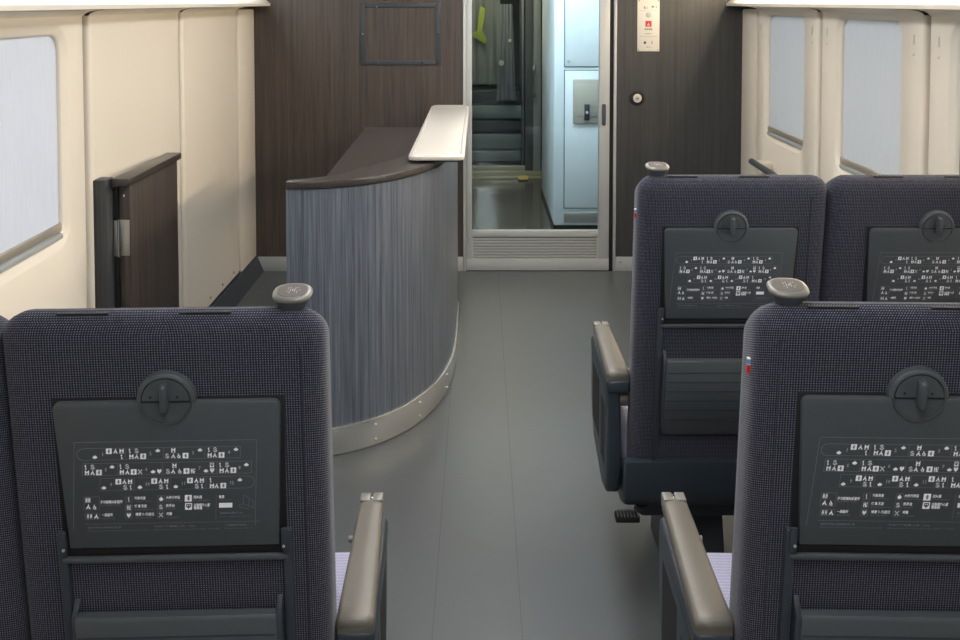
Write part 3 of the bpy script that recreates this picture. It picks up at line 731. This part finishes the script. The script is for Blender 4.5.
    lt.rings([ar(R1, -.001, -.05, pi + .05), ar(R1 - .001, -.009, -.05, pi + .05), ar(R1 - .004, -.0115, -.05, pi + .05), ar(R0 + .002, -.0115, -.05, pi + .05), ar(R0, -.009, -.05, pi + .05), ar(R0, -.003, -.05, pi + .05)], close=False)
    lt.rings([ar(.0345, -.0098, pi, 2 * pi), ar(.0355, -.0125, pi, 2 * pi), ar(.0365, -.0125, pi, 2 * pi), ar(.0375, -.0098, pi, 2 * pi)], close=False)
    lp = part(lt.build('latch_ring', M['plastic'], root))
    MB().cyl((0, -.0015, zc), .0335, .006, 'y', n=32).build('latch_plate', M['plastic'], lp)
    MB().cyl((0, -.0105, zc), .0335, .002, 'y', n=32).build('latch_dish', M['plastic'], lp)
    MB().box(-.034, .034, -.0122, -.0112, zc - .0022, zc + .0002).build('latch_gap', M['black'], lp)
    MB().box(-.0055, .0055, -.026, -.0095, zc - .013, zc + .030, .0052, 4).build('latch_knob', M['plastic'], lp)
    for x in (-.021, .017): MB().cyl((x, -.0118, zc + .006), .0018, .001, 'y', n=8).build('latch_pin', M['black'], lp)
    for sx in (-1, 1):
        x_ = sx * .1645
        rl_ = part(MB().box(x_ - .0065, x_ + .0065, -.009, .004, -.80, -.345, .002).build('side_rail', M['plastic2'], root))
        MB().box(sx * .162 - .006, sx * .162 + .006, -.014, -.008, -.378, -.338, .003).build('hinge_clip', M['plastic2'], rl_)
        MB().cyl((sx * .160, -.0145, -.366), .0022, .002, 'y', n=8).build('screw', M['alu_paint'], rl_)
    part(MB().box(-.165, .165, -.011, -.003, -.392, -.383, .003).build('tray_bar', M['plastic'], root))
    part(MB().box(-.165, .165, -.004, .004, -.384, -.372, .001).build('tray_gap', M['black'], root))
    pk = MB(); pk.prism([(-.024, -.472), (-.028, -.478), (-.018, -.674), (-.012, -.680), (.002, -.680), (.002, -.630), (-.012, -.472)], 'x', -.147, .147, .0015)
    pko = part(pk.build('magazine_pocket', M['plastic'], root))
    for k in range(6):
        z = -.504 - k * .026; y = -.0275 + (-.484 - z) * -.049
        MB().box(-.145, .145, -.0285 + k * .00128 + .0013, -.022, z - .0012, z + .0012).build('rib', M['plastic2'], pko)
    for sx in (-1, 1):
        MB().prism([(-.004, -.455), (-.022, -.475), (-.018, -.67), (.002, -.67)], 'x', sx * .150 - .004, sx * .150 + .004, .001).build('pocket_ear', M['plastic2'], pko)
    # cushion, shell and underside
    cl = (-.235, .235)
    MB().box(cl[0], cl[1], .16, .60, .335, .455, .035, 4).build('seat_cushion', M['cushion'], root)
    sh = MB().prism([(.085, .405), (.115, .405), (.125, .36), (.58, .33), (.60, .30), (.56, .27), (.16, .262), (.105, .285), (.088, .33)], 'x', -.244, .244, .012, 3)
    sho = sh.build('base_shell', M['shell'], root, angle=50)
    MB().box(-.19, .19, .17, .50, .215, .272, .012).build('underframe', M['plastic2'], sho)
    ped = MB().prism([(.24, .001), (.50, .001), (.44, .22), (.30, .22)], 'x', -.06 if side > 0 else -.10, .10 if side > 0 else .06, .006)
    ped.build('pedestal', M['plastic2'], root)
    if aisle:
        A0, A1 = .112, .47
        w_ = lambda t: .031 - .008 * t
        # arm pad: lofted rounded section
        rs = []
        for t in [0, .02, .08, .3, .6, .9, .98, 1.0]:
            y = A0 + (A1 - A0) * t; hw = w_(t) * (1 - .12 * (t in (0, 1.0))); zt = .628 - (.004 if t in (0, 1.0) else 0)
            cx_ = side * (.256 - .002 * t)
            sec = [(-1, -.022), (-1, -.010), (-.93, -.003), (-.7, 0), (0, .0015), (.7, 0), (.93, -.003), (1, -.010), (1, -.022)]
            rs.append([(cx_ + q * hw, y, zt + z) for q, z in sec])
        ar_ = MB().rings(rs, close=True, caps=(True, True)).build('armrest', M['arm'], root, angle=60)
        MB().box(side * .256 - .031, side * .256 + .031, A0 - .002, A1 - .03, .570, .6075, .010, 3).build('arm_base', M['shell'], ar_)
        for dx in (-.0145, .0095):
            MB().box(side * .254 + dx - .0075 * 1, side * .254 + dx + .0125, A1 - .018, A1 + .012, .604, .631, .003).build('arm_clip', M['grip'], ar_)
        MB().box(side * .254 - .0015, side * .254 + .0025, A1 - .016, A1 + .008, .612, .629, .001).build('arm_button', M['steel'], ar_)
        MB().cyl((side * .248, A0 + .03, .545), .017, .045, 'x', n=18, bev=.003).build('arm_hinge', M['arm'], ar_)
        MB().cyl((side * .224, A0 + .27, .596), .006, .012, 'x', n=12).build('recline_button', M['grip'], ar_)
        pts = [(A0 + .012, .57), (A1 - .01, .575), (A1 - .02, .42), (A1 - .07, .33), (A0 + .10, .285), (A0 + .03, .30), (A0 + .0, .37)]
        xa, xb = sorted((side * .284, side * .247))
        sp_ = MB().prism(pts, 'x', xa, xb, .008, 3).build('side_panel', M['shell'], root, angle=50)
        so = side * .2845
        for (ya, yb, za, zb) in ((A0 + .05, A0 + .12, .36, .52), (A0 + .16, A1 - .06, .38, .54)):
            MB().box(*sorted((so, so - side * .001)), ya, yb, za, zb).build('panel_inset', M['black'], sp_)
        # pedal
        pd = MB().tube([(side * .14, .20, .275), (side * .17, .15, .270), (side * .205, .125, .262)], .010, 10).build('pedal', M['plastic2'], root)
        pp = MB()
        pp.box(*sorted((side * .200, side * .262)), .098, .130, .240, .258, .004)
        ppo = pp.build('pedal_pad', M['black'], pd)
        for k in range(7):
            xx = side * (.205 + k * .0085)
            MB().box(xx - .0016, xx + .0016, .0955, .128, .257, .261).build('pedal_rib', M['plastic'], pd)
    else:
        MB().box(*sorted((-side * .245, -side * .29)), .12, .47, .585, .625, .012, 3).build('window_armrest', M['shell'], root)
        MB().box(*sorted((side * .215, side * .258)), .19, .47, .42, .60, .012, 3).build('centre_armrest', M['shell'], root)
    return root
def kids(o): return list(o.children)
def copy_tree(o, parent=None):
    ch = kids(o)
    c = o.copy(); COL.objects.link(c); c.parent = parent
    for k in ch: copy_tree(k, c)
    return c
bpy.context.view_layer.update()
ra = make_seat(-1, True); rw_ = make_seat(-1, False); la = make_seat(1, True); lw2 = make_seat(1, False)
bpy.context.view_layer.update()
def place(o, x, y, rz, label):
    o.location = (x, y, 0); o.rotation_euler = (0, 0, R(rz)); tag(o, label, 'train seat', 'train seats')
place(ra, .614, 1.27, -1.4, 'nearest right-hand seat in dark woven fabric, its left side along the aisle')
place(rw_, 1.114, 1.258, -1.4, 'dark fabric window seat beside the nearest right aisle seat, against the right wall')
place(la, -.448, 1.295, 2.0, 'nearest left-hand seat in dark woven fabric with a full route map tray')
place(lw2, -.945, 1.278, 2.0, 'dark fabric seat at the far left edge beside the left window')
ra2 = copy_tree(ra); place(ra2, .609, 2.22, 0, 'farther right aisle seat beside the round lock, ribbed pocket showing')
rw2 = copy_tree(rw_); place(rw2, 1.107, 2.22, 0, 'farther right window seat under the right wall windows')
for o in (ra, rw_): o.location.z = -.006
for o in (la, lw2): o.location.z = -.022
